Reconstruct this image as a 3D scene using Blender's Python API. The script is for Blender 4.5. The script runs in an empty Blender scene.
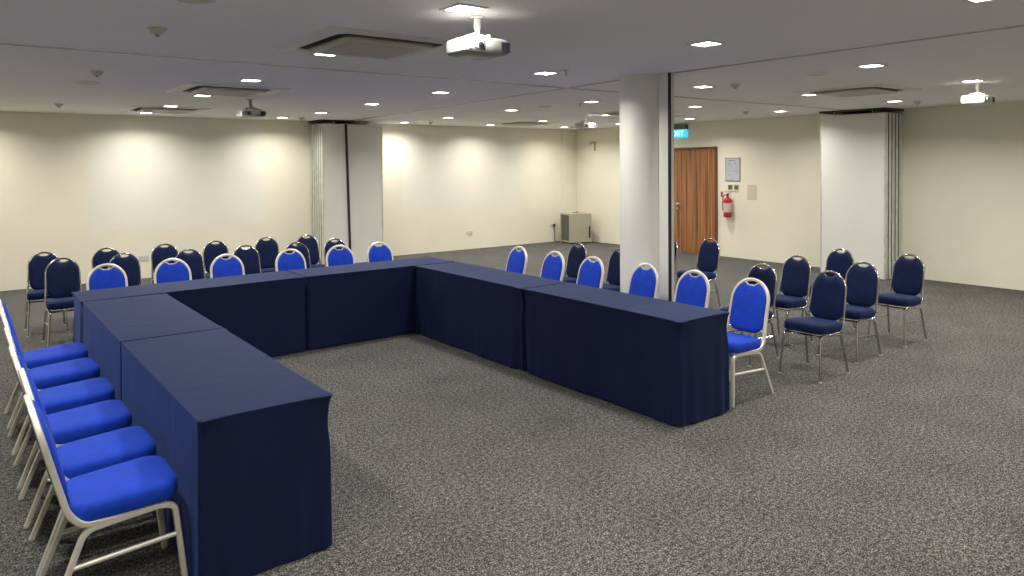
import bpy, bmesh, math, random
from mathutils import Vector, Matrix
random.seed(7)
PI = math.pi
C = bpy.context.scene.collection
sc = bpy.context.scene
H = 2.72                       # ceiling height
XR, YF, XL, YN = 12.18, 13.45, -1.7, -2.4   # walls: right, far, left, near

# ------------------------------------------------------------------ materials
def mat(name, col, rough=.5, metal=0., spec=.5, sheen=0., bump=None, emis=None, sheen_tint=None, coat=0.):
    m = bpy.data.materials.new(name); m.use_nodes = True
    nt = m.node_tree; b = nt.nodes['Principled BSDF']
    b.inputs['Base Color'].default_value = (*col, 1)
    b.inputs['Roughness'].default_value = rough
    b.inputs['Metallic'].default_value = metal
    b.inputs['Specular IOR Level'].default_value = spec
    b.inputs['Coat Weight'].default_value = coat
    if sheen:
        b.inputs['Sheen Weight'].default_value = sheen
        b.inputs['Sheen Roughness'].default_value = .45
        if sheen_tint: b.inputs['Sheen Tint'].default_value = (*sheen_tint, 1)
    if emis:
        b.inputs['Emission Color'].default_value = (*emis[0], 1)
        b.inputs['Emission Strength'].default_value = emis[1]
    # every material gets a soft procedural tone variation (wear / weave)
    sc_, amp, bstr = bump if bump else (6., .06, 0.)
    tc = nt.nodes.new('ShaderNodeTexCoord'); nz = nt.nodes.new('ShaderNodeTexNoise')
    nz.inputs['Scale'].default_value = sc_; nz.inputs['Detail'].default_value = 4
    nt.links.new(tc.outputs['Object'], nz.inputs['Vector'])
    mr = nt.nodes.new('ShaderNodeMapRange')
    mr.inputs['From Min'].default_value = .3; mr.inputs['From Max'].default_value = .7
    mr.inputs['To Min'].default_value = 1 - amp; mr.inputs['To Max'].default_value = 1 + amp
    nt.links.new(nz.outputs['Fac'], mr.inputs['Value'])
    vm = nt.nodes.new('ShaderNodeVectorMath'); vm.operation = 'SCALE'
    vm.inputs[0].default_value = col
    nt.links.new(mr.outputs['Result'], vm.inputs['Scale'])
    nt.links.new(vm.outputs['Vector'], b.inputs['Base Color'])
    if bstr:
        bp = nt.nodes.new('ShaderNodeBump'); bp.inputs['Strength'].default_value = bstr
        bp.inputs['Distance'].default_value = .01
        nt.links.new(nz.outputs['Fac'], bp.inputs['Height'])
        nt.links.new(bp.outputs['Normal'], b.inputs['Normal'])
    return m

M = {}
M['wall'] = mat('cream_paint', (.83, .795, .655), .38, spec=.35, bump=(1.2, .025, 0))
M['board'] = mat('projection_paint', (.82, .80, .70), .30, spec=.4, bump=(1.5, .02, 0))
M['ceiling'] = mat('ceiling_paint', (.90, .885, .90), .85, spec=.2, bump=(.8, .02, 0))
M['panel'] = mat('partition_panel', (.74, .74, .69), .5, spec=.35, bump=(2., .02, 0))
M['edge'] = mat('panel_edge_aluminium', (.70, .71, .66), .30, metal=.45, bump=(9., .12, 0))
M['seal'] = mat('black_seal', (.012, .012, .012), .6)  # real seals, and the painted shade between folded panels
M['track'] = mat('track_dark', (.025, .024, .022), .55)
M['column'] = mat('column_paint', (.79, .78, .73), .5, spec=.3, bump=(1.5, .02, 0))
M['alu'] = mat('pale_aluminium', (.62, .62, .60), .4, metal=.4)
M['plastic'] = mat('white_plastic', (.62, .62, .59), .4)
M['bplastic'] = mat('beige_plastic', (.58, .55, .46), .45)
M['gplastic'] = mat('grey_plastic', (.30, .29, .27), .5)
M['dark'] = mat('dark_void', (.01, .01, .011), .7)
M['glass'] = mat('lens_glass', (.02, .02, .03), .08, spec=.8)
M['vent'] = mat('vent_dark', (.03, .03, .06), .5)
M['painted'] = mat('silver_painted_steel', (.70, .665, .585), .38, metal=.45, bump=(30., .03, 0))
M['chrome'] = mat('chrome_steel', (.50, .49, .48), .12, metal=1.)
M['glide'] = mat('white_glide', (.45, .45, .42), .5)
M['royal'] = mat('royal_blue_velvet', (.003, .040, .42), .75, spec=.25, sheen=.12, sheen_tint=(.25, .4, 1), bump=(14., .14, .10))
M['navy'] = mat('navy_velvet', (.002, .0085, .046), .75, spec=.2, sheen=.12, sheen_tint=(.1, .3, .85), bump=(10., .25, .10))
M['diffuser'] = mat('lamp_diffuser', (1, 1, 1), .5, emis=((1., .96, .88), 14.))
M['trim'] = mat('lamp_trim', (.55, .55, .54), .4)
M['red'] = mat('extinguisher_red', (.42, .02, .03), .3)
M['label'] = mat('pale_label', (.66, .50, .48), .5)
M['black'] = mat('black_rubber', (.02, .02, .02), .5)
M['frame'] = mat('notice_frame', (.36, .37, .35), .35, metal=.4)
M['paper'] = mat('notice_paper', (.50, .54, .60), .5)
M['ink'] = mat('notice_ink', (.16, .19, .25), .6)
M['switch'] = mat('switch_metal', (.12, .11, .07), .35, metal=.3)
M['plate'] = mat('cover_plate', (.62, .575, .43), .45)
M['steel'] = mat('handle_steel', (.6, .58, .55), .3, metal=1.)
M['cabinet'] = mat('cabinet_steel', (.40, .38, .30), .45)
M['smoke'] = mat('smoked_glass', (.06, .065, .06), .15, spec=.7)
M['signgrey'] = mat('sign_housing', (.12, .13, .13), .4)
M['sign'] = mat('sign_lit', (.05, .5, .6), .4, emis=((.05, .62, .75), .9))
M['signtext'] = mat('sign_letters', (.9, .95, 1), .4, emis=((.75, .92, 1), 1.3))
M['acframe'] = mat('air_conditioner_frame', (.74, .73, .68), .5)
M['projector'] = mat('projector_shell', (.34, .34, .325), .4)
M['louvre'] = mat('air_grille', (.50, .46, .38), .6)

# table cloth: woven polyester, navy
def cloth_mat():
    m = mat('navy_cloth', (.0072, .0122, .044), .66, spec=.20, sheen=.24, sheen_tint=(.16, .30, 1.))
    nt = m.node_tree; b = nt.nodes['Principled BSDF']
    b.inputs['Sheen Roughness'].default_value = .32; b.inputs['Specular Tint'].default_value = (.55, .68, 1, 1)
    tc = nt.nodes['Texture Coordinate']
    n1 = nt.nodes.new('ShaderNodeTexNoise'); n1.inputs['Scale'].default_value = 3.2; n1.inputs['Detail'].default_value = 5
    n1.inputs['Distortion'].default_value = .8
    nt.links.new(tc.outputs['Object'], n1.inputs['Vector'])
    bp = nt.nodes.new('ShaderNodeBump'); bp.inputs['Strength'].default_value = .28; bp.inputs['Distance'].default_value = .02
    nt.links.new(n1.outputs['Fac'], bp.inputs['Height'])
    nt.links.new(bp.outputs['Normal'], b.inputs['Normal'])
    return m
M['cloth'] = cloth_mat()

def carpet_mat():
    m = bpy.data.materials.new('speckled_carpet'); m.use_nodes = True
    nt = m.node_tree; b = nt.nodes['Principled BSDF']
    b.inputs['Roughness'].default_value = .95; b.inputs['Specular IOR Level'].default_value = .1
    tc = nt.nodes.new('ShaderNodeTexCoord')
    n1 = nt.nodes.new('ShaderNodeTexNoise'); n1.inputs['Scale'].default_value = 120; n1.inputs['Detail'].default_value = 3
    n1.inputs['Roughness'].default_value = .75
    n2 = nt.nodes.new('ShaderNodeTexNoise'); n2.inputs['Scale'].default_value = 2.2; n2.inputs['Detail'].default_value = 3
    for n in (n1, n2): nt.links.new(tc.outputs['Object'], n.inputs['Vector'])
    n3 = nt.nodes.new('ShaderNodeTexNoise'); n3.inputs['Scale'].default_value = 40; n3.inputs['Detail'].default_value = 2
    nt.links.new(tc.outputs['Object'], n3.inputs['Vector'])
    mx = nt.nodes.new('ShaderNodeMix'); mx.data_type = 'FLOAT'; mx.inputs['Factor'].default_value = .22
    nt.links.new(n1.outputs['Fac'], mx.inputs[2]); nt.links.new(n3.outputs['Fac'], mx.inputs[3])
    cr = nt.nodes.new('ShaderNodeValToRGB')
    e = cr.color_ramp.elements
    e[0].position = .40; e[0].color = (.010, .010, .009, 1)
    e[1].position = .61; e[1].color = (.285, .280, .264, 1)
    k = cr.color_ramp.elements.new(.5); k.color = (.058, .057, .053, 1)
    nt.links.new(mx.outputs[0], cr.inputs['Fac'])
    mr = nt.nodes.new('ShaderNodeMapRange')
    mr.inputs['From Min'].default_value = .3; mr.inputs['From Max'].default_value = .7
    mr.inputs['To Min'].default_value = .88; mr.inputs['To Max'].default_value = 1.12
    nt.links.new(n2.outputs['Fac'], mr.inputs['Value'])
    vm = nt.nodes.new('ShaderNodeVectorMath'); vm.operation = 'SCALE'
    nt.links.new(cr.outputs['Color'], vm.inputs[0]); nt.links.new(mr.outputs['Result'], vm.inputs['Scale'])
    nt.links.new(vm.outputs['Vector'], b.inputs['Base Color'])
    bp = nt.nodes.new('ShaderNodeBump'); bp.inputs['Strength'].default_value = .3; bp.inputs['Distance'].default_value = .003
    nt.links.new(n1.outputs['Fac'], bp.inputs['Height']); nt.links.new(bp.outputs['Normal'], b.inputs['Normal'])
    return m
M['carpet'] = carpet_mat()

def wood_mat():
    m = bpy.data.materials.new('door_wood_veneer'); m.use_nodes = True
    nt = m.node_tree; b = nt.nodes['Principled BSDF']; b.inputs['Roughness'].default_value = .4
    tc = nt.nodes.new('ShaderNodeTexCoord'); mp = nt.nodes.new('ShaderNodeMapping')
    mp.inputs['Scale'].default_value = (1, 16, .35)
    n = nt.nodes.new('ShaderNodeTexNoise'); n.inputs['Scale'].default_value = 1.6; n.inputs['Detail'].default_value = 6
    nt.links.new(tc.outputs['Object'], mp.inputs['Vector']); nt.links.new(mp.outputs['Vector'], n.inputs['Vector'])
    cr = nt.nodes.new('ShaderNodeValToRGB'); e = cr.color_ramp.elements
    e[0].position = .32; e[0].color = (.13, .045, .016, 1); e[1].position = .68; e[1].color = (.46, .205, .075, 1)
    nt.links.new(n.outputs['Fac'], cr.inputs['Fac']); nt.links.new(cr.outputs['Color'], b.inputs['Base Color'])
    return m
M['wood'] = wood_mat()
M['darkwood'] = mat('door_frame_wood', (.12, .05, .022), .45, bump=(5., .2, 0))

# ------------------------------------------------------------------ helpers
def add_box(bm, x0, x1, y0, y1, z0, z1, bevel=0.):
    vs = [bm.verts.new((x, y, z)) for x in (x0, x1) for y in (y0, y1) for z in (z0, z1)]
    idx = [(0, 1, 3, 2), (4, 6, 7, 5), (0, 4, 5, 1), (2, 3, 7, 6), (0, 2, 6, 4), (1, 5, 7, 3)]
    fs = [bm.faces.new([vs[i] for i in f]) for f in idx]
    if bevel:
        es = {e for f in fs for e in f.edges}
        bmesh.ops.bevel(bm, geom=list(es), offset=bevel, segments=2, affect='EDGES', profile=.6)

def round_path(pts, r=.04, seg=6):
    pts = [Vector(p) for p in pts]; out = [pts[0]]
    for i in range(1, len(pts) - 1):
        a, b, c = pts[i - 1], pts[i], pts[i + 1]
        d1 = (a - b); d2 = (c - b)
        k = min(r, d1.length * .49, d2.length * .49)
        p, q = b + d1.normalized() * k, b + d2.normalized() * k
        for s in range(seg + 1):
            t = s / seg; out.append((1 - t) ** 2 * p + 2 * t * (1 - t) * b + t * t * q)
    out.append(pts[-1]); return out

def add_tube(bm, pts, r, n=10, cap=True, sq=0.):
    """round (sq=0) or rounded-square tube swept along pts"""
    pts = [Vector(p) for p in pts]
    rings = []; nrm = None
    for i, p in enumerate(pts):
        t = (pts[min(i + 1, len(pts) - 1)] - pts[max(i - 1, 0)]).normalized()
        if nrm is None:
            nrm = t.cross(Vector((0, 1, 0)))
            if nrm.length < .1: nrm = t.cross(Vector((1, 0, 0)))
        nrm = (nrm - t * nrm.dot(t)).normalized(); bi = t.cross(nrm)
        ring = []
        for k in range(n):
            a = 2 * PI * (k + .5) / n; c, s = math.cos(a), math.sin(a)
            m = 1. / max(abs(c), abs(s)) if sq else 1.
            m = 1 + (m - 1) * sq
            ring.append(bm.verts.new(p + (nrm * c + bi * s) * r * m))
        rings.append(ring)
    for a, b in zip(rings, rings[1:]):
        for k in range(n): bm.faces.new((a[k], a[(k + 1) % n], b[(k + 1) % n], b[k]))
    if cap:
        bm.faces.new(rings[0][::-1]); bm.faces.new(rings[-1])

def add_lathe(bm, prof, n=24, c=(0, 0, 0), axis='z'):
    rings = []
    for r, z in prof:
        ring = []
        for k in range(n):
            a = 2 * PI * k / n
            v = (r * math.cos(a), r * math.sin(a), z)
            if axis == 'y': v = (v[0], -v[2], v[1])
            if axis == 'x': v = (-v[2], v[0], v[1])
            ring.append(bm.verts.new((c[0] + v[0], c[1] + v[1], c[2] + v[2])))
        rings.append(ring)
    for a, b in zip(rings, rings[1:]):
        for k in range(n): bm.faces.new((a[k], a[(k + 1) % n], b[(k + 1) % n], b[k]))
    bm.faces.new(rings[0][::-1]); bm.faces.new(rings[-1])

def add_loops(bm, loops, cap0=True, cap1=True):
    """connects equal-length closed loops of points"""
    rs = [[bm.verts.new(p) for p in l] for l in loops]
    n = len(rs[0])
    for a, b in zip(rs, rs[1:]):
        for k in range(n): bm.faces.new((a[k], a[(k + 1) % n], b[(k + 1) % n], b[k]))
    if cap0: bm.faces.new(rs[0][::-1])
    if cap1: bm.faces.new(rs[-1])

def obj(name, bm, m, parent=None, smooth=False, angle=None):
    bmesh.ops.recalc_face_normals(bm, faces=bm.faces[:])
    me = bpy.data.meshes.new(name); bm.to_mesh(me); bm.free()
    me.materials.append(M[m])
    if smooth:
        for p in me.polygons: p.use_smooth = True
        if angle: me.set_sharp_from_angle(angle=math.radians(angle))
    o = bpy.data.objects.new(name, me); C.objects.link(o)
    if parent: o.parent = parent
    return o

def box(name, d, m, parent=None, bevel=0.):
    bm = bmesh.new(); add_box(bm, *d, bevel=bevel); return obj(name, bm, m, parent)

def thing(name, label, cat, loc=(0, 0, 0), rot=0., group=None):
    o = bpy.data.objects.new(name, None); C.objects.link(o)
    o.empty_display_size = .1
    o.location = loc; o.rotation_euler = (0, 0, rot)
    o['label'] = label; o['category'] = cat
    if group: o['group'] = group
    return o

def tag(o, label, cat, group=None):
    o['label'] = label; o['category'] = cat
    if group: o['group'] = group
    return o

def dup(root, loc, rot, label, group=None):
    r = root.copy(); C.objects.link(r); r.location = loc; r.rotation_euler = (0, 0, rot); r['label'] = label
    if group: r['group'] = group
    for ch in list(root.children):
        c = ch.copy(); C.objects.link(c); c.parent = r
        for g in ch.children:
            d = g.copy(); C.objects.link(d); d.parent = c
    return r

def struct(name, d, m, bevel=0.):
    o = box(name, d, m, bevel=bevel); o['kind'] = 'structure'; return o

# ------------------------------------------------------------------ the room
struct('floor', (XL, XR, YN, YF, -.1, 0), 'carpet')
struct('ceiling', (XL, XR, YN, YF, H, H + .1), 'ceiling')
struct('wall_right', (XR, XR + .15, YN, YF, -.1, H + .1), 'wall')
struct('wall_far', (XL, XR + .15, YF, YF + .15, -.1, H + .1), 'wall')
struct('wall_left', (XL - .15, XL, YN, YF + .15, -.1, H + .1), 'wall')
struct('wall_near', (XL - .15, XR + .15, YN - .15, YN, -.1, H + .1), 'wall')
# smoother projection paint fields on the far wall, 3 mm proud of it
o = box('projection_wall_field', (1.66, 4.49, YF - .0015, YF, .80, 2.62), 'board'); o['kind'] = 'structure'; o.name = 'trim_1'
o = box('trim_2', (7.34, 10.44, YF - .0015, YF, .92, 2.58), 'board'); o['kind'] = 'structure'
# small pilaster in the far corner
o = box('trim_3', (11.72, XR, YF - .05, YF, 0, H), 'wall'); o['kind'] = 'structure'

# partition tracks recessed in the ceiling
def track(name, a, b, w=.042):
    a, b = Vector((*a, 0)), Vector((*b, 0)); d = (b - a).normalized(); n = Vector((-d.y, d.x, 0))
    root = None
    bm = bmesh.new()
    for s0, s1, z in ((-w, -w * .45, H - .004), (w * .45, w, H - .004)):
        p = [a + n * s0, b + n * s0, b + n * s1, a + n * s1]
        add_loops(bm, [[(q.x, q.y, z) for q in p], [(q.x, q.y, H + .002) for q in p]])
    o = obj(name, bm, 'alu'); o['kind'] = 'structure'
    bm = bmesh.new()
    p = [a - n * w * .45, b - n * w * .45, b + n * w * .45, a + n * w * .45]
    add_loops(bm, [[(q.x, q.y, H - .002) for q in p], [(q.x, q.y, H + .002) for q in p]])
    s = obj('track_slot', bm, 'track', o)
track('trim_4', (5.40, YN), (5.42, 4.60))
track('trim_5', (5.41, 5.20), (5.93, 12.75))
track('trim_6', (XL, 6.18), (11.5, 6.19))

# round column with partition jamb
col = thing('column', 'pale round column with a flat partition jamb beside the right-hand tables', 'column')
col['kind'] = 'structure'; col.name = 'trim_column'
bm = bmesh.new(); add_lathe(bm, [(.240, 0), (.240, H)], 64, (5.425, 4.975, 0)); obj('column_shaft', bm, 'column', col, True, 40)
box('jamb', (5.368, 5.430, 4.62, 4.95, 0, H), 'column', col)
box('jamb_seal', (5.370, 5.389, 4.598, 4.62, 0, H), 'seal', col)
box('jamb_post', (5.389, 5.426, 4.595, 4.62, 0, H), 'alu', col)
for k in ('label', 'category'): del col[k]

# door in the right wall
door = bpy.data.objects.new('door_1', None); C.objects.link(door); door['kind'] = 'structure'
door.location = (XR, 0, 0)
bm = bmesh.new()
add_box(bm, -.035, 0, 9.19, 9.235, 0, 2.20); add_box(bm, -.035, 0, 10.34, 10.385, 0, 2.20)
add_box(bm, -.035, 0, 9.235, 10.34, 2.155, 2.20)
obj('door_frame', bm, 'darkwood', door)
bm = bmesh.new()
add_box(bm, -.018, 0, 9.24, 10.335, .01, 2.15)
obj('door_leaf', bm, 'wood', door)
bm = bmesh.new()
for k in range(1, 9):
    y = 9.24 + 1.095 * k / 9
    add_box(bm, -.0195, -.018, y - .004, y + .004, .012, 2.148)
obj('door_groove', bm, 'darkwood', door)
hd = obj('door_handle', (lambda b: (add_lathe(b, [(.026, 0), (.026, .012)], 16, (-.018, 10.20, 1.02), 'x'),
      add_tube(b, round_path([(-.02, 10.20, 1.02), (-.07, 10.20, 1.02), (-.07, 10.07, 1.02)], .02), .009),
      add_lathe(b, [(.022, 0), (.022, .012)], 16, (-.018, 10.20, .92), 'x'), b)[-1])(bmesh.new()), 'steel', door, True, 40)

# ------------------------------------------------------------------ operable-wall stacks
def stack(name, label, n, t, frame):
    """n panels each t thick; local x = along stack (away from wall = 0), local y = panel width"""
    pass

# right-hand stack against the right wall
st = thing('folding_partition', 'stack of folded white partition panels standing against the right wall', 'folding partition', group='operable wall stacks')
zt = H - .075
x = 11.60; t = .092
for k in range(5):
    x0 = x + k * (t + .020)
    bm = bmesh.new(); add_box(bm, x0 + .004, x0 + t - .004, 5.60, 6.64, .01, zt, .004)
    p = obj('partition_panel', bm, 'panel', st)
    bm = bmesh.new()
    for s in (0, 1):
        yy = 5.60 if s == 0 else 6.64; sg = -1 if s == 0 else 1
        c = [(x0 + .002, yy), (x0 + .002, yy + sg * .022), (x0 + t * .3, yy + sg * .028), (x0 + t * .36, yy + sg * .012),
             (x0 + t * .64, yy + sg * .012), (x0 + t * .7, yy + sg * .028), (x0 + t - .002, yy + sg * .022), (x0 + t - .002, yy)]
        add_loops(bm, [[(a, b, .01) for a, b in c], [(a, b, zt) for a, b in c]])
    obj('panel_edge', bm, 'edge', p)
    if k < 4: box('gap_shade', (x0 + t, x0 + t + .020, 5.575, 6.665, .012, zt - .004), 'seal', p)  # black filler paints in the shade of the gap between panels
    bm = bmesh.new()
    for yy in (5.80, 6.44):
        add_tube(bm, [(x0 + t / 2, yy, zt), (x0 + t / 2, yy, H - .02)], .012, 8)
    obj('panel_hanger', bm, 'alu', p)
o = box('trim_7', (11.56, XR, 5.56, 6.66, H - .03, H), 'track'); o['kind'] = 'structure'

# left-hand stack against the far wall
st = thing('folding_partition', 'stack of folded grey-white partition panels standing against the far wall', 'folding partition', group='operable wall stacks')
y = 12.83; t = .084
for k in range(6):
    y0 = y + k * (t + .016)
    bm = bmesh.new(); add_box(bm, 5.375, 6.56, y0 + .003, y0 + t - .003, .01, zt, .004)
    p = obj('partition_panel', bm, 'panel', st)
    bm = bmesh.new()
    for s in (0, 1):
        xx = 5.375 if s == 0 else 6.56; sg = -1 if s == 0 else 1
        c = [(xx, y0 + .002), (xx + sg * .022, y0 + .002), (xx + sg * .028, y0 + t * .3), (xx + sg * .012, y0 + t * .36),
             (xx + sg * .012, y0 + t * .64), (xx + sg * .028, y0 + t * .7), (xx + sg * .022, y0 + t - .002), (xx, y0 + t - .002)]
        add_loops(bm, [[(a, b, .01) for a, b in c], [(a, b, zt) for a, b in c]])
    obj('panel_edge', bm, 'edge', p)
    if k < 5: box('gap_shade', (5.352, 6.583, y0 + t, y0 + t + .016, .012, zt - .004), 'seal', p)  # dark gap between panels put in as a black strip
    bm = bmesh.new()
    for xx in (5.60, 6.30): add_tube(bm, [(xx, y0 + t / 2, zt), (xx, y0 + t / 2, H - .02)], .012, 8)
    obj('panel_hanger', bm, 'alu', p)
bm = bmesh.new()
add_loops(bm, [[(5.865, 12.80, .01), (5.90, 12.80, .01), (5.90, 12.833, .01), (5.865, 12.833, .01)],
               [(5.80, 12.80, zt), (5.835, 12.80, zt), (5.835, 12.833, zt), (5.80, 12.833, zt)]])
obj('black_seal', bm, 'seal', st)
o = box('trim_8', (5.33, 5.98, 12.80, YF, H - .025, H), 'track'); o['kind'] = 'structure'

# ------------------------------------------------------------------ tables and cloths
TZ = .750
def offset_quad(q, d):
    """q CCW; offset inwards by d"""
    n = len(q); out = []
    for i in range(n):
        a, b, c = Vector(q[i - 1]), Vector(q[i]), Vector(q[(i + 1) % n])
        d1, d2 = (b - a).normalized(), (c - b).normalized()
        n1, n2 = Vector((-d1.y, d1.x)), Vector((-d2.y, d2.x))
        m = (n1 + n2); m = m / (1 + n1.dot(n2))
        out.append(b + m * d)
    return out

def make_cloth(q, seed, tight=()):
    """q: CCW corners of the covered table top. tight: indices of sides that butt another cloth or chairs."""
    rnd = random.Random(seed)
    per = []       # (x, y, nx, ny, side weight, corner weight, run)
    R_ = .018; run = 0
    nside = 64
    for i in range(4):
        a, b = Vector(q[i]), Vector(q[(i + 1) % 4]); d = (b - a); L = d.length; d.normalize(); n = Vector((d.y, -d.x))
        for k in range(nside):
            u = k / (nside - 1); u = .5 - .5 * math.cos(PI * u) * (1 - .0) if True else u
            p = a + d * (R_ + (L - 2 * R_) * u) 
            e = min(u, 1 - u) * L
            per.append((p, n.copy(), i, e, run + u * L))
        run += L
        c = b - d * R_
        nx = Vector(q[(i + 2) % 4]) - b; nx.normalize(); n2 = Vector((nx.y, -nx.x))
        for k in range(1, 6):
            f = k / 6; nn = (n * (1 - f) + n2 * f).normalized()
            cen = b - d * R_ + nx * R_
            per.append((cen + nn * R_ - nn * 0, nn, i, 0., run))
    # outline points for sides sit on the edge itself
    ph = [rnd.uniform(0, 6.28) for _ in range(8)]
    fr = [rnd.uniform(5, 8), rnd.uniform(11, 15), rnd.uniform(19, 25)]
    levels = [0, .006, .02, .05, .10, .16, .24, .33, .42, .50, .58, .65, .70, .735]
    loops = []
    # top surface rings (inset)
    def inset(p, n, dist, z): return (p.x - n.x * dist, p.y - n.y * dist, z)
    loops.append([inset(p, n, .016, TZ) for p, n, i, e, s in per])
    loops.append([inset(p, n, .010, TZ) for p, n, i, e, s in per])
    loops.append([inset(p, n, .004, TZ - .0015) for p, n, i, e, s in per])
    for dz in levels:
        t = dz / .735; lp = []
        for p, n, i, e, s in per:
            k = .15 if i in tight else 1.
            cw = math.exp(-(e / .07) ** 2)          # close to a corner
            cw2 = math.exp(-(e / .16) ** 2)
            rip = (.55 * math.sin(fr[0] * s + ph[0]) + .35 * math.sin(fr[1] * s + ph[1] + t * 1.2) + .2 * math.sin(fr[2] * s + ph[2] - t * 2))
            off = k * (.011 * rip * t ** .8 + .006 * t)
            off += k * cw * (.014 * math.exp(-(dz / .02) ** 2) - .014 * math.exp(-((dz - .13) / .09) ** 2) - .012 * t)
            off += k * cw2 * (.012 * math.sin(s * 42 + ph[3]) * t ** 1.3)
            off -= .004 * (1 - t)
            hem = TZ - dz - .003
            if dz == .735: hem += .004 * math.sin(4 * s + ph[4]) + .003 * cw
            lp.append((p.x + n.x * off, p.y + n.y * off, max(hem, .003)))
        loops.append(lp)
    bm = bmesh.new(); add_loops(bm, loops, cap0=True, cap1=False)
    return bm

def make_table(q, name_label, cloth_label, seed, tight):
    q = [Vector(p) for p in q]
    cen = sum(q, Vector((0, 0))) / 4
    loc = [p - cen for p in q]
    t = thing('folding_table', name_label, 'table', (cen.x, cen.y, 0), 0, 'tables of the U-shaped layout')
    inn = offset_quad(loc, .03)
    bm = bmesh.new()
    add_loops(bm, [[(p.x, p.y, TZ - .035) for p in inn], [(p.x, p.y, TZ - .006) for p in inn]])
    obj('tabletop', bm, 'bplastic', t)
    inn2 = offset_quad(loc, .10)
    for p in inn2:
        bm = bmesh.new(); add_tube(bm, [(p.x, p.y, 0), (p.x, p.y, TZ - .035)], .014, 8); obj('leg', bm, 'painted', t, True, 40)
    bm = make_cloth([tuple(p) for p in loc], seed, tight)
    c = obj('tablecloth', bm, 'cloth', None, True, 50)
    c.location = (cen.x, cen.y, 0)
    tag(c, cloth_label, 'tablecloth', 'navy cloths over the U-shaped tables')

g = .004
T = [
 ([(.805, 3.325), (1.425, 3.325), (1.432, 5.163), (.797, 5.163)], 'nearest on the left side', 1, (3, 2)),
 ([(.797, 5.175), (1.432, 5.175), (1.434, 6.932 - g), (.795, 6.915 - g)], 'middle on the left side', 2, (0, 2, 3)),
 ([(.790, 6.925), (2.752, 7.045), (2.752, 7.622), (.790, 7.535)], 'left of the far row', 3, (1, 0)),
 ([(2.764, 7.045), (4.535, 7.075), (4.535, 7.655), (2.764, 7.628)], 'right of the far row', 4, (3, 0)),
 ([(3.992, 5.128), (4.550, 5.128), (4.550, 7.050), (3.998, 7.048)], 'farther on the right side', 5, (0, 2)),
 ([(3.995, 3.330), (4.555, 3.330), (4.552, 5.116), (3.992, 5.116)], 'nearest on the right side', 6, (2,)),
]
CL = ['navy cloth over the left table nearest the camera, its short end facing us',
      'navy cloth over the left table between the nearest one and the far row',
      'navy cloth over the left half of the far row of tables',
      'navy cloth over the right half of the far row, meeting the right side',
      'navy cloth over the right-side table that joins the far row',
      'navy cloth over the right-side table with its free end facing us']
for (q, w, s, tg), cl in zip(T, CL):
    make_table(q, 'long folding table hidden under a navy cloth, ' + w, cl, s, tg)

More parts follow.
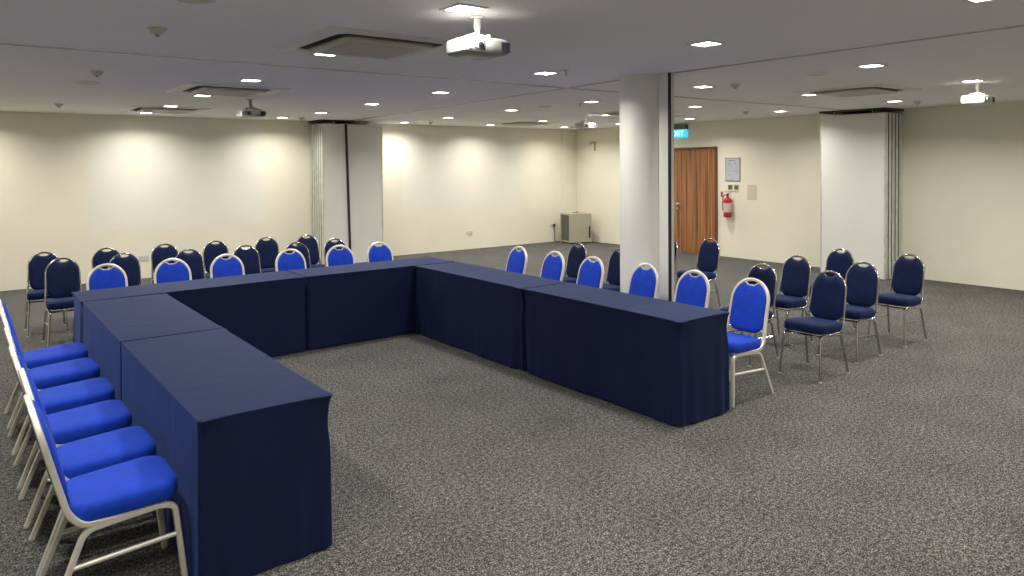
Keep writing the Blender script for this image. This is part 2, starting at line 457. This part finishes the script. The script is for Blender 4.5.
# ------------------------------------------------------------------ chairs
def make_chair(name, label, kind, group):
    fm, fab = ('painted', 'royal') if kind == 'blue' else ('chrome', 'navy')
    r, sq = (.0135, .75) if kind == 'blue' else (.0108, 0.)
    top = .908 if kind == 'blue' else .882
    def xb(z): return (-.200 - (z - .40) * .255) if kind == 'blue' else (-.185 - (z - .40) * .215)
    w = .180 if kind == 'blue' else .168; zr = .368
    fx, rx = (.232, -.285) if kind == 'blue' else (.224, -.228)
    t = thing(name, label, 'chair', (0, 0, 0), 0, group)
    for s in (-1, 1):
        y = s * w
        bm = bmesh.new()
        add_tube(bm, round_path([(fx, y + s * .022, .010), (fx - .036, y, zr), (.13, y, zr + .012)], .06), r, 10, sq=sq)
        l = obj('leg', bm, fm, t, True, 40)
        bm = bmesh.new(); add_lathe(bm, [(.010, 0), (.014, .002), (.0145, .013), (.012, .015)], 12, (fx, y + s * .022, 0)); obj('foot_cap', bm, 'glide', l, True, 40)
        bm = bmesh.new()
        add_tube(bm, round_path([(rx, y + s * .022, .010), (-.150, y, zr - .012), (-.06, y, zr - .002)], .06), r, 10, sq=sq)
        l = obj('leg', bm, fm, t, True, 40)
        bm = bmesh.new(); add_lathe(bm, [(.010, 0), (.014, .002), (.0145, .013), (.012, .015)], 12, (rx, y + s * .022, 0)); obj('foot_cap', bm, 'glide', l, True, 40)
        bm = bmesh.new()
        add_tube(bm, [(rx + (-.150 - rx) * .592, y + s * .009, .215), (fx - .0237, y + s * .0076, .240)], r * .72, 8, sq=sq); obj('stretcher', bm, fm, t, True, 40)
    bm = bmesh.new()
    for s in (-1, 1): add_tube(bm, [(-.06, s * w, zr - .002), (.13, s * w, zr + .012)], r, 10, sq=sq)
    add_tube(bm, [(.16, -w, zr + .004), (.16, w, zr + .004)], r * .8, 8, sq=sq)
    add_tube(bm, [(-.12, -w, zr - .006), (-.12, w, zr - .006)], r * .8, 8, sq=sq)
    obj('seat_frame', bm, fm, t, True, 40)
    # back frame: one bent tube with an arched head
    R_ = .166 if kind == 'blue' else .155; zc = top - R_ - r
    pts = [Vector((.06, -w, zr + .006)), Vector((-.158, -w, zr + .012)), Vector((xb(.43), -w, .435)), Vector((xb(.60), -R_ - .003, .60)), Vector((xb(zc), -R_, zc))]
    pts = round_path(pts, .05)
    for k in range(1, 24):
        a = PI * k / 24; z = zc + R_ * math.sin(a); pts.append(Vector((xb(z), -R_ * math.cos(a), z)))
    m = round_path([Vector((.06, w, zr + .006)), Vector((-.158, w, zr + .012)), Vector((xb(.43), w, .435)), Vector((xb(.60), R_ + .003, .60)), Vector((xb(zc), R_, zc))], .05)
    pts += m[::-1]
    bm = bmesh.new(); add_tube(bm, pts, r, 10, sq=sq)
    add_tube(bm, [(xb(.50) - .004, -R_ - .003, .50), (xb(.50) - .004, R_ + .003, .50)], r * .6, 8)
    obj('back_frame', bm, fm, t, True, 40)
    # back pad with a scooped hand hold
    Rp = R_ - r * .6; out = []
    zb = .480 if kind == 'blue' else .452; rc = .085
    def arc(cy, cz, rad, a0, a1, n):
        for k in range(n + 1):
            a = a0 + (a1 - a0) * k / n; out.append((cy + rad * math.cos(a), cz + rad * math.sin(a)))
    arc(-Rp + rc, zb + rc, rc, PI * 1.5, PI, 6)
    n = 40
    for k in range(0, n + 1):
        a = PI * (1 - k / n); yy = Rp * math.cos(a); zz = zc + Rp * math.sin(a)
        dip = .040 * math.exp(-(yy / .052) ** 4)
        out.append((yy, zz - dip))
    arc(Rp - rc, zb + rc, rc, 0, -PI / 2, 6)
    cy, cz = 0, .69
    def ring(s, dx): return [(xb(cz + (z - cz) * s) + dx, cy + (y_ - cy) * s, cz + (z - cz) * s) for y_, z in out]
    bm = bmesh.new()
    add_loops(bm, [ring(.02, -.017), ring(.7, -.017), ring(.94, -.013), ring(.99, -.004), ring(1., .006), ring(.985, .018), ring(.93, .027), ring(.8, .033), ring(.45, .037), ring(.02, .038)])
    obj('backrest', bm, fab, t, True, 60)
    bm = bmesh.new()
    gp = []
    for k in range(13):
        yy = -.062 + .124 * k / 12; zz = zc + math.sqrt(Rp * Rp - yy * yy) - .040 * math.exp(-(yy / .052) ** 4) + .003
        gp.append((xb(zz) + .006, yy, zz))
    add_tube(bm, gp, .006, 8); obj('hand_grip', bm, fm, t, True, 40)
    # seat cushion
    ho = []
    def sarc(cx, cy_, rad, a0, a1, n=7):
        for k in range(n + 1):
            a = a0 + (a1 - a0) * k / n; ho.append((cx + rad * math.cos(a), cy_ + rad * math.sin(a)))
    hx, hy, rf, rb = .222, (.200 if kind == 'blue' else .186), .085, .07
    sarc(hx - rf, hy - rf, rf, 0, PI / 2); sarc(-hx + rb + .02, hy - rb - .012, rb, PI / 2, PI)
    sarc(-hx + rb + .02, -hy + rb + .012, rb, PI, PI * 1.5); sarc(hx - rf, -hy + rf, rf, PI * 1.5, PI * 2)
    def sr(inset, z): 
        q = []
        for x_, y_ in ho:
            L = math.hypot(x_, y_); q.append((x_ * (L - inset) / L, y_ * (L - inset) / L, z - .042 + .012 * x_ / .22))
        return q
    bm = bmesh.new()
    add_loops(bm, [sr(.030, .431), sr(.008, .433), sr(0, .442), sr(0, .470), sr(0, .488), sr(.005, .499), sr(.014, .508), sr(.030, .514), sr(.065, .519), sr(.12, .522), sr(.175, .5235)])
    obj('seat', bm, fab, t, True, 60)
    return t

ORD = ['first', 'second', 'third', 'fourth', 'fifth', 'sixth']
proto = {}
def place(kind, x, y, rot, label, group):
    if kind not in proto:
        proto[kind] = make_chair('banquet_chair', label, kind, group)
        o = proto[kind]; o.location = (x, y, 0); o.rotation_euler = (0, 0, rot); return o
    return dup(proto[kind], (x, y, 0), rot, label, group)

# left row, backs to the left, facing +X
for k, (y, dx, rz) in enumerate([(3.625, .000, .4), (4.115, .009, 0), (4.685, -.004, .3), (5.255, .000, -.3), (5.885, .002, .3), (6.47, .004, -.3)]):
    lab = 'royal blue chair beside the left tables, ' + ['nearest the camera', 'second from the camera', 'third from the camera', 'fourth from the camera', 'second from the far end', 'farthest from the camera'][k]
    place('blue', .54 + dx, y, math.radians(rz), lab, 'blue chairs along the left tables')
# far row, facing -Y
tb = lambda x: 7.535 + (x - .79) * .044 if x < 2.76 else 7.628 + (x - 2.76) * .015
for k, x in enumerate([1.155, 1.75, 2.31, 3.03, 3.625, 4.17]):
    place('blue', x, tb(x) + .285, -PI / 2 + math.radians([1, -1, 0, 1, -2, 1][k]),
          'royal blue chair behind the far table row, ' + ORD[k] + ' from the left', 'blue chairs behind the far tables')
# right row, facing -X
for k, y in enumerate([3.585, 4.17, 4.755, 5.475, 6.08, 6.73]):
    place('blue', 4.89, y, PI + math.radians([0, 1, -1, 1, 0, -1][k]),
          'royal blue chair along the right tables, ' + ['at the near end, seat in view', 'second from the near end', 'third from the near end', 'fourth from the near end', 'fifth from the near end', 'sixth from the near end'][k],
          'blue chairs along the right tables')
# navy chairs, far left block (two lines of six), facing -Y
s = 1.02
for line, pts in (('front', [(.87, 9.08), (1.47, 9.14), (2.12, 9.06), (2.77, 9.06), (3.39, 9.0), (3.96, 9.12)]),
                  ('back', [(.755, 9.86), (1.40, 9.88), (2.05, 9.91), (2.64, 9.88), (3.31, 9.91), (3.86, 9.85)])):
    for k, (x, y) in enumerate(pts):
        place('navy', x * s, y * s - .285, -PI / 2 + math.radians(random.Random(k + len(line)).uniform(-3, 3)),
              'navy chrome-framed chair, %s line before the far wall, %s from the left' % (line, ORD[k]), 'navy chairs before the far wall')
# navy chairs right of the tables, facing -X
R8 = [(6.09, 4.08, 'back row, first from the tables'), (6.89, 4.21, 'back row, second from the tables'),
      (6.11, 3.42, 'front row, nearest the camera, legs clear'), (7.81, 4.25, 'back row, third from the tables'),
      (6.91, 3.53, 'front row, second from the tables'), (7.87, 3.54, 'front row, rightmost of all chairs')]
for x, y, w in R8:
    place('navy', x * s - .265, y * s, PI + math.radians(random.Random(int(x * 100)).uniform(-2, 2)),
          'navy chair right of the tables, ' + w, 'navy chairs right of the tables')
for x, y, w in [(6.0, 6.58, 'left of the column, its whole back in view'), (6.0, 5.87, 'half hidden by the left side of the column'),
                (7.42, 6.38, 'mostly hidden behind the black-edged column jamb'), (7.63, 5.88, 'alone in front of the wooden door')]:
    place('navy', x * s - .265, y * s, PI, 'navy chair ' + w, 'navy chairs around the column')

# ------------------------------------------------------------------ ceiling lights
LAMP_W = 19.5
def make_downlight(label):
    t = thing('downlight', label, 'ceiling light', (0, 0, 0), 0, 'square recessed downlights')
    bm = bmesh.new()
    o_, i_ = .100, .078
    for a in range(4):
        c, s_ = [(1, 0), (0, 1), (-1, 0), (0, -1)][a]
        def R2(x, y): return (x * c - y * s_, x * s_ + y * c)
        pl = [R2(i_, -i_), R2(o_, -o_), R2(o_, o_), R2(i_, i_)]
        add_loops(bm, [[(x, y, -.007) for x, y in pl], [(x, y, 0) for x, y in pl]])
    obj('trim_ring', bm, 'trim', t)
    bm = bmesh.new(); add_box(bm, -i_, i_, -i_, i_, -.004, 0); obj('diffuser', bm, 'diffuser', t)
    return t
lamp0 = None
area = bpy.data.lights.new('downlight_lamp', 'AREA'); area.shape = 'SQUARE'; area.size = .15; area.energy = LAMP_W
area.color = (1., .955, .885); area.spread = math.radians(150)
def lamp(x, y, label):
    global lamp0
    if lamp0 is None: lamp0 = make_downlight(label); r = lamp0; r.location = (x, y, H)
    else: r = dup(lamp0, (x, y, H), 0, label)
    l = bpy.data.objects.new('lamp', area); C.objects.link(l); l.location = (x, y, H - .012)
LX = {0: 'over the left tables', 1: 'left of the column', 2: 'just past the column', 3: 'over the right-hand floor', 4: 'nearest the right wall'}
LINES = [
 [(2.24, 3.38), (2.27, 5.33), (2.34, 7.38), (2.36, 9.27), (2.40, 11.1), (2.37, 12.66)],
 [(4.31, 3.35), (4.42, 5.29), (4.55, 7.38), (4.60, 9.28), (4.66, 11.2), (4.55, 12.66)],
 [(6.50, 3.25), (6.66, 5.22), (6.93, 7.32), (6.93, 9.13), (7.04, 11.15), (7.08, 12.84)],
 [(8.62, 3.23), (8.58, 5.06), (8.87, 7.10), (9.03, 9.15), (9.16, 11.05), (9.03, 12.64)],
 [(10.52, 4.93), (10.86, 6.95), (11.08, 9.0), (11.2, 10.95), (11.0, 12.5)]]
for i, ln in enumerate(LINES):
    for k, (x, y) in enumerate(ln):
        lamp(x, y, 'square recessed downlight, ' + ORD[k] + ' from camera, in the line ' + LX[i])
for k, x in enumerate([0.05, 2.15, 4.31, 6.45, 8.6, 10.6]):
    lamp(x, 1.55, 'square recessed downlight above the camera, %s from the left wall' % ORD[k])
    lamp(x, -.4, 'square recessed downlight behind the camera, %s from the left wall' % ORD[k])
for k, y in enumerate([3.4, 5.3, 7.4, 9.3, 11.1, 12.66]):
    lamp(0.05, y, 'square recessed downlight left of the frame, %s from the camera' % ORD[k])
lamp(10.5, 3.1, 'square recessed downlight right of the frame by the right wall')

# ------------------------------------------------------------------ ceiling cassettes
def rsq(h, r, z, n=5):
    out = []
    for cx, cy, a0 in ((h - r, h - r, 0), (-h + r, h - r, PI / 2), (-h + r, -h + r, PI), (h - r, -h + r, PI * 1.5)):
        for k in range(n + 1):
            a = a0 + PI / 2 * k / n; out.append((cx + r * math.cos(a), cy + r * math.sin(a), z))
    return out
def make_ac(label):
    t = thing('ceiling_air_conditioner', label, 'air conditioner', (0, 0, 0), 0, 'ceiling cassette air conditioners')
    bm = bmesh.new()
    add_loops(bm, [rsq(.525, .012, 0), rsq(.525, .012, -.006), rsq(.515, .012, -.012), rsq(.412, .09, -.014), rsq(.406, .085, -.003)], cap0=False, cap1=False)
    obj('frame', bm, 'acframe', t, True, 30)
    bm = bmesh.new(); add_loops(bm, [rsq(.42, .09, -.003), rsq(.42, .09, -.001)]); obj('air_slot', bm, 'dark', t)
    bm = bmesh.new()
    add_loops(bm, [rsq(.330, .06, -.004), rsq(.345, .06, -.020), rsq(.345, .06, -.034), rsq(.332, .05, -.040)])
    p = obj('centre_panel', bm, 'bplastic', t, True, 30)
    bm = bmesh.new()
    add_loops(bm, [rsq(.27, .02, -.040), rsq(.27, .02, -.0425)])
    obj('intake_grille', bm, 'louvre', p)
    return t
ac = None
for x, y, l in [(2.375, 4.80, 'large ceiling cassette air conditioner beside the nearest projector'),
                (2.42, 8.45, 'ceiling cassette air conditioner above the far left projector'),
                (2.46, 11.75, 'ceiling cassette air conditioner nearest the far wall on the left'),
                (8.58, 4.47, 'ceiling cassette air conditioner near the right-hand folded panels'),
                (9.0, 8.45, 'ceiling cassette air conditioner half hidden by the column top'),
                (9.25, 11.75, 'ceiling cassette air conditioner near the far right corner')]:
    if ac is None: ac = make_ac(l); ac.location = (x, y, H)
    else: dup(ac, (x, y, H), 0, l)

# ------------------------------------------------------------------ projectors
def make_projector(label, body='projector', mount='plastic', cable=False):
    t = thing('projector', label, 'projector', (0, 0, 0), 0, 'ceiling projectors')
    bm = bmesh.new()
    def rc(hx, hy, z, r=.02):
        o_ = []
        for cx, cy, a0 in ((hx - r, hy - r, 0), (-hx + r, hy - r, PI / 2), (-hx + r, -hy + r, PI), (hx - r, -hy + r, PI * 1.5)):
            for k in range(4):
                a = a0 + PI / 2 * k / 3; o_.append((cx + r * math.cos(a), cy + r * math.sin(a), z))
        return o_
    add_loops(bm, [rc(.125, .095, -.135), rc(.145, .112, -.145), rc(.150, .116, -.155), rc(.150, .116, -.215), rc(.142, .110, -.226), rc(.105, .08, -.236)])
    b = obj('body', bm, body, t, True, 35)
    bm = bmesh.new()
    add_lathe(bm, [(.030, 0), (.030, .006), (.024, .010)], 20, (-.062, -.116, -.186), 'y'); obj('lens_ring', bm, 'gplastic', b, True, 40)
    bm = bmesh.new()
    add_lathe(bm, [(.020, 0), (.018, .013), (.008, .016)], 20, (-.062, -.117, -.186), 'y'); obj('lens', bm, 'glass', b, True, 40)
    bm = bmesh.new(); add_box(bm, .088, .150, -.1185, -.110, -.214, -.156); obj('air_vent', bm, 'vent', b)
    bm = bmesh.new(); add_box(bm, -.138, -.110, -.1185, -.112, -.208, -.165); obj('side_window', bm, 'gplastic', b)
    bm = bmesh.new(); add_box(bm, -.100, -.025, -.1175, -.112, -.213, -.158); obj('lens_recess', bm, 'vent', b)
    bm = bmesh.new()
    for k in range(6): add_box(bm, -.1515, -.149, -.075 + k * .020, -.065 + k * .020, -.210, -.165)
    obj('speaker_grille', bm, 'bplastic', b)
    bm = bmesh.new()
    add_lathe(bm, [(.042, 0), (.042, -.008), (.020, -.012), (.020, -.075), (.014, -.078), (.014, -.110)], 20)
    add_box(bm, -.05, .05, -.018, .018, -.118, -.106, .002)
    for sx in (-.05, .05):
        add_box(bm, sx - .006, sx + .006, -.055, .055, -.142, -.108, .002)
    obj('ceiling_mount', bm, mount, t, True, 40)
    if cable:
        bm = bmesh.new()
        add_tube(bm, round_path([(.012, 0, -.01), (.03, .03, -.10), (.10, -.02, -.125), (.165, -.07, -.15), (.172, -.10, -.19), (.10, -.128, -.20), (.03, -.128, -.21)], .04), .006, 8)
        obj('cable', bm, 'black', t, True)
    return t
pj = make_projector('large white ceiling projector hanging nearest the camera beneath a downlight')
pj.location = (2.425, 3.52, H)
pw = make_projector('white ceiling projector at the upper right near the right wall', 'plastic'); pw.location = (8.94, 3.30, H)
dup(pw, (8.75, 9.40, H), 0, 'small distant white ceiling projector seen just left of the column')
pj2 = make_projector('white ceiling projector with dark mount and loose black cable near the far left wall', 'plastic', 'gplastic', True)
pj2.location = (3.0, 9.5, H)

# ------------------------------------------------------------------ detectors, sprinklers, speakers
def make_detector(label):
    t = thing('smoke_detector', label, 'smoke detector', (0, 0, 0), 0, 'ceiling smoke detectors')
    bm = bmesh.new(); add_lathe(bm, [(.054, 0), (.054, -.010), (.048, -.014)], 24); obj('base', bm, 'bplastic', t, True, 40)
    bm = bmesh.new(); add_lathe(bm, [(.044, -.014), (.042, -.026), (.030, -.038), (.020, -.042)], 24); c = obj('sensor_dome', bm, 'bplastic', t, True, 40)
    bm = bmesh.new(); add_lathe(bm, [(.014, -.042), (.012, -.052), (.006, -.054)], 12); obj('sensor_tip', bm, 'gplastic', c, True, 40)
    return t
dt = None
for x, y, l in [(1.0, 4.96, 'smoke detector on the ceiling at the upper left, nearest the camera'),
                (1.0, 7.45, 'smoke detector at the left beside a round ceiling speaker'),
                (1.09, 11.5, 'smoke detector at the far left close to the far wall'),
                (4.83, 12.5, 'smoke detector just left of the far folded panels'),
                (7.41, 12.4, 'smoke detector right of the far folded panels'),
                (11.05, 12.3, 'smoke detector near the far corner above the cabinet'),
                (6.75, 4.86, 'smoke detector just right of the column'),
                (10.44, 7.31, 'smoke detector on the ceiling near the right wall, above the framed notice'),
                (10.8, 4.75, 'smoke detector beside the downlight above the right folded panels')]:
    if dt is None: dt = make_detector(l); dt.location = (x, y, H)
    else: dup(dt, (x, y, H), 0, l)
def make_sprinkler(label):
    t = thing('sprinkler', label, 'sprinkler', (0, 0, 0), 0, 'ceiling sprinklers')
    bm = bmesh.new(); add_lathe(bm, [(.034, 0), (.034, -.004), (.016, -.008)], 20); obj('escutcheon', bm, 'plastic', t, True, 40)
    bm = bmesh.new(); add_lathe(bm, [(.010, -.008), (.010, -.026), (.006, -.028)], 12)
    for s_ in (-1, 1): add_tube(bm, round_path([(s_ * .008, 0, -.024), (s_ * .016, 0, -.036), (s_ * .003, 0, -.050)], .008), .003, 6)
    obj('nozzle', bm, 'alu', t, True, 40)
    bm = bmesh.new(); add_lathe(bm, [(.018, -.050), (.018, -.053)], 16); obj('deflector', bm, 'alu', t, True, 40)
    return t
sp = make_sprinkler('small sprinkler head left of the column beside a downlight'); sp.location = (4.44, 5.03, H)
dup(sp, (4.62, 7.72, H), 0, 'small sprinkler head beyond the track in the middle of the ceiling')
dup(sp, (7.0, 7.62, H), 0, 'small sprinkler head above the distant projector by the column')
def make_speaker(label):
    t = thing('ceiling_speaker', label, 'ceiling speaker', (0, 0, 0), 0, 'round ceiling speakers')
    bm = bmesh.new(); add_lathe(bm, [(.115, 0), (.113, -.007), (.098, -.010), (.095, -.005)], 32); obj('rim', bm, 'plastic', t, True, 30)
    bm = bmesh.new(); add_lathe(bm, [(.094, -.004), (.094, -.0075)], 32); obj('grille', bm, 'bplastic', t, True, 30)
    return t
cs = make_speaker('round ceiling speaker cut by the top edge at the upper left'); cs.location = (.97, 3.97, H)
dup(cs, (6.62, 3.83, H), 0, 'round ceiling speaker right of the column near the track')
dup(cs, (1.06, 8.5, H), 0, 'round ceiling speaker behind the left smoke detector')
dup(cs, (6.9, 8.3, H), 0, 'round ceiling speaker left of the column between downlights')
dup(cs, (10.3, 8.6, H), 0, 'round ceiling speaker right of the exit sign')

# ------------------------------------------------------------------ right-wall fittings
# exit sign
t = thing('exit_sign', 'lit cyan-green EXIT sign above the wooden door', 'exit sign', (XR, 10.17, 2.42))
box('housing', (-.085, 0, -.235, .235, .165, .265), 'signgrey', t, .006)
p = box('light_panel', (-.060, -.004, -.225, .225, 0, .165), 'sign', t, .003)
cu = bpy.data.curves.new('exit_text', 'FONT'); cu.body = 'EXIT'; cu.size = .165; cu.extrude = .001; cu.align_x = 'CENTER'
tmp = bpy.data.objects.new('tmp', cu); C.objects.link(tmp)
bpy.context.view_layer.update()
me = bpy.data.meshes.new_from_object(tmp.evaluated_get(bpy.context.evaluated_depsgraph_get())); bpy.data.objects.remove(tmp)
me.materials.clear(); me.materials.append(M['signtext'])
o = bpy.data.objects.new('lettering', me); C.objects.link(o); o.parent = p
o.matrix_local = Matrix.Translation((-.0625, -.0, .022)) @ Matrix(((0, 0, -1, 0), (-1, 0, 0, 0), (0, 1, 0, 0), (0, 0, 0, 1)))
# framed notice
t = thing('framed_notice', 'grey framed notice on the right wall above the light switches', 'notice', (XR, 8.825, 1.515))
bm = bmesh.new()
for d in ((-.17, -.155, 0, .46), (.155, .17, 0, .46), (-.155, .155, 0, .014), (-.155, .155, .446, .46)):
    add_box(bm, -.018, 0, *d)
obj('frame', bm, 'frame', t)
p = box('paper', (-.010, -.002, -.155, .155, .014, .446), 'paper', t)
bm = bmesh.new()
rr = random.Random(3)
add_box(bm, -.0112, -.010, -.06, .10, .398, .412)
for y_, z_, w_, h_ in [(.09, .33, .03, .02), (.04, .29, .035, .012), (-.05, .32, .014, .055), (.06, .345, .02, .01), (-.10, .28, .02, .01)]:
    add_box(bm, -.0112, -.010, y_ - w_ / 2, y_ + w_ / 2, z_, z_ + h_)
for k in range(10):
    y_ = .11 - k * .024; add_box(bm, -.0112, -.010, y_ - .011, y_ + .008, .19 + .012 * math.sin(k * 1.3), .198 + .012 * math.sin(k * 1.3))
for k in range(4):
    y_ = .10 - k * .024; add_box(bm, -.0112, -.010, y_ - .011, y_ + .008, .112, .120)
obj('print', bm, 'ink', p)
# switches
for y_, l in ((8.885, 'left one of the pair of dark square light switches under the notice'), (8.745, 'right one of the pair of dark square light switches under the notice')):
    t = thing('light_switch', l, 'light switch', (XR, y_, 1.39), 0, 'light switches by the door')
    box('plate', (-.008, 0, -.055, .055, -.055, .055), 'bplastic', t, .002)
    for s_ in (-.022, .022): box('rocker', (-.014, -.006, s_ - .018, s_ + .018, -.04, .04), 'switch', t, .002)
o = box('cable_trunking', (XR - .012, XR, 8.70, 9.03, 1.306, 1.320), 'bplastic'); tag(o, 'thin horizontal trunking strip under the light switches', 'trunking')
# blank cover plate
o = box('cover_plate', (XR - .005, XR, 8.29, 8.49, 1.155, 1.44), 'plate', bevel=.001); tag(o, 'blank beige rectangular cover plate right of the fire extinguisher', 'cover plate')
# fire extinguisher
t = thing('fire_extinguisher', 'red fire extinguisher hanging on the right wall beside the door', 'fire extinguisher', (XR - .095, 8.885, .80))
bm = bmesh.new(); add_lathe(bm, [(.070, 0), (.078, .012), (.080, .04), (.080, .32), (.072, .355), (.045, .385), (.022, .40), (.022, .425)], 28); obj('cylinder', bm, 'red', t, True, 40)
bm = bmesh.new(); add_lathe(bm, [(.081, .10), (.0815, .11), (.0815, .27), (.081, .28)], 28); obj('label_band', bm, 'label', t, True, 40)
bm = bmesh.new(); add_box(bm, -.012, .012, -.02, .02, .42, .455); add_tube(bm, [(0, .01, .452), (0, -.085, .485)], .007, 8); add_tube(bm, [(0, .01, .438), (0, -.08, .437)], .006, 8); obj('valve_handle', bm, 'black', t)
bm = bmesh.new(); add_tube(bm, round_path([(-.01, .02, .44), (-.02, .085, .43), (-.03, .096, .30), (-.03, .090, .13)], .05), .009, 8); obj('hose', bm, 'black', t, True)
box('bracket', (.078, .095, -.03, .03, .25, .36), 'gplastic', t)
o = box('red_marker', (XR - .006, XR, 9.07, 9.11, 1.19, 1.30), 'red', bevel=.001); tag(o, 'tiny red marker on the wall between door and fire extinguisher', 'sign')
# bracket high on the right wall near the corner
t = thing('wall_bracket', 'small grey hook-shaped bracket high on the wall left of the column', 'bracket', (XR, 12.74, 2.19))
box('back_plate', (-.012, 0, -.022, .022, 0, .22), 'gplastic', t, .002)
bm = bmesh.new(); add_tube(bm, round_path([(-.01, 0, .20), (-.05, .04, .21), (-.06, .10, .20), (-.06, .11, .15)], .03), .014, 8); obj('arm', bm, 'bplastic', t, True)

# sockets on the far wall
def socket(x, z, l):
    t = thing('wall_socket', l, 'wall socket', (x, YF, z), 0, 'far-wall sockets')
    box('plate', (-.075, .075, -.010, 0, -.043, .043), 'plastic', t, .002)
    for s_ in (-.035, .035): box('outlet', (s_ - .02, s_ + .02, -.0125, -.009, -.022, .022), 'bplastic', t)
    return t
socket(2.45, .34, 'white double socket low on the far wall behind the navy chairs')
socket(9.02, .36, 'white double socket low on the far wall in the middle of the right section')
t = socket(11.42, .40, 'white socket with a black plug and cable beside the grey cabinet')
box('plug', (.02, .06, -.055, -.012, -.03, .03), 'black', t, .004)
bm = bmesh.new(); add_tube(bm, round_path([(.04, -.04, -.02), (.045, -.05, -.12), (.04, -.05, -.385), (.09, -.08, -.392)], .03), .007, 8); obj('cable', bm, 'black', t, True)

# equipment cabinet
t = thing('equipment_cabinet', 'beige steel equipment cabinet with a smoked glass door in the far corner', 'cabinet', (11.38, 12.74, 0), math.radians(-14.1))
# local x = along the visible wide side, local y = depth (glass front on the -x face)
bm = bmesh.new()
W_, D_, HH = .56, .48, .70
for d in ((0, W_, 0, .02, .03, HH), (0, W_, D_ - .02, D_, .03, HH), (.02, W_, .02, D_ - .02, .03, .05), (.02, W_, .02, D_ - .02, HH - .02, HH), (W_ - .02, W_, .02, D_ - .02, .05, HH - .02)):
    add_box(bm, *d)
obj('carcass', bm, 'cabinet', t)
p = None
bm = bmesh.new()
for d in ((-.02, 0, 0, .035, .03, HH), (-.02, 0, D_ - .035, D_, .03, HH), (-.02, 0, .035, D_ - .035, .03, .065), (-.02, 0, .035, D_ - .035, HH - .03, HH)):
    add_box(bm, *d)
p = obj('door', bm, 'cabinet', t)
box('glass_pane', (-.014, -.008, .034, D_ - .034, .064, HH - .029), 'smoke', p)
bm = bmesh.new()
for z_, h_ in ((.12, .10), (.30, .09), (.48, .07)): add_box(bm, .03, .40, .05, D_ - .05, z_, z_ + h_)
obj('rack_unit', bm, 'gplastic', t)
bm = bmesh.new(); add_box(bm, W_ - .075, W_ - .035, -.012, .0, .13, .40, .002); obj('latch_slot', bm, 'black', t)
bm = bmesh.new()
for x_ in (.03, W_ - .03):
    for y_ in (.03, D_ - .03): add_lathe(bm, [(.018, 0), (.018, .03)], 10, (x_, y_, 0))
obj('foot', bm, 'black', t)
# small puck on top
t = thing('cable_coil', 'small loose coil of cable lying on top of the grey cabinet', 'cable', (11.66, 12.86, .702))
bm = bmesh.new()
add_tube(bm, [(.07 * math.cos(a * .35) * (1 + .1 * math.sin(a)), .05 * math.sin(a * .35), .010 + .0007 * a) for a in range(0, 40)], .007, 6)
obj('loop', bm, 'gplastic', t, True)

# ------------------------------------------------------------------ world, camera
w = bpy.data.worlds.new('world'); sc.world = w; w.use_nodes = True
w.node_tree.nodes['Background'].inputs['Color'].default_value = (.02, .02, .02, 1)
yaw, pitch, roll, F = .649352, .0172337, -.00667697, 729.1106
f = Vector((math.sin(yaw) * math.cos(pitch), math.cos(yaw) * math.cos(pitch), -math.sin(pitch)))
r = Vector((math.cos(yaw), -math.sin(yaw), 0)); u = r.cross(f)
c, s_ = math.cos(roll), math.sin(roll)
r2 = c * r + s_ * u; u2 = -s_ * r + c * u
cam = bpy.data.cameras.new('camera'); co = bpy.data.objects.new('camera', cam); C.objects.link(co)
cam.sensor_width = 36; cam.lens = F / 1024 * 36; cam.shift_y = -(288 - 178.01) / 1024
cam.clip_start = .05; cam.clip_end = 100
co.matrix_world = Matrix(((r2.x, u2.x, -f.x, 0), (r2.y, u2.y, -f.y, 0), (r2.z, u2.z, -f.z, 1.85), (0, 0, 0, 1)))
sc.camera = co
sc.view_settings.view_transform = 'Standard'; sc.view_settings.look = 'None'
sc.view_settings.exposure = 0.22; sc.view_settings.gamma = 1; sc.view_settings.use_curve_mapping = False
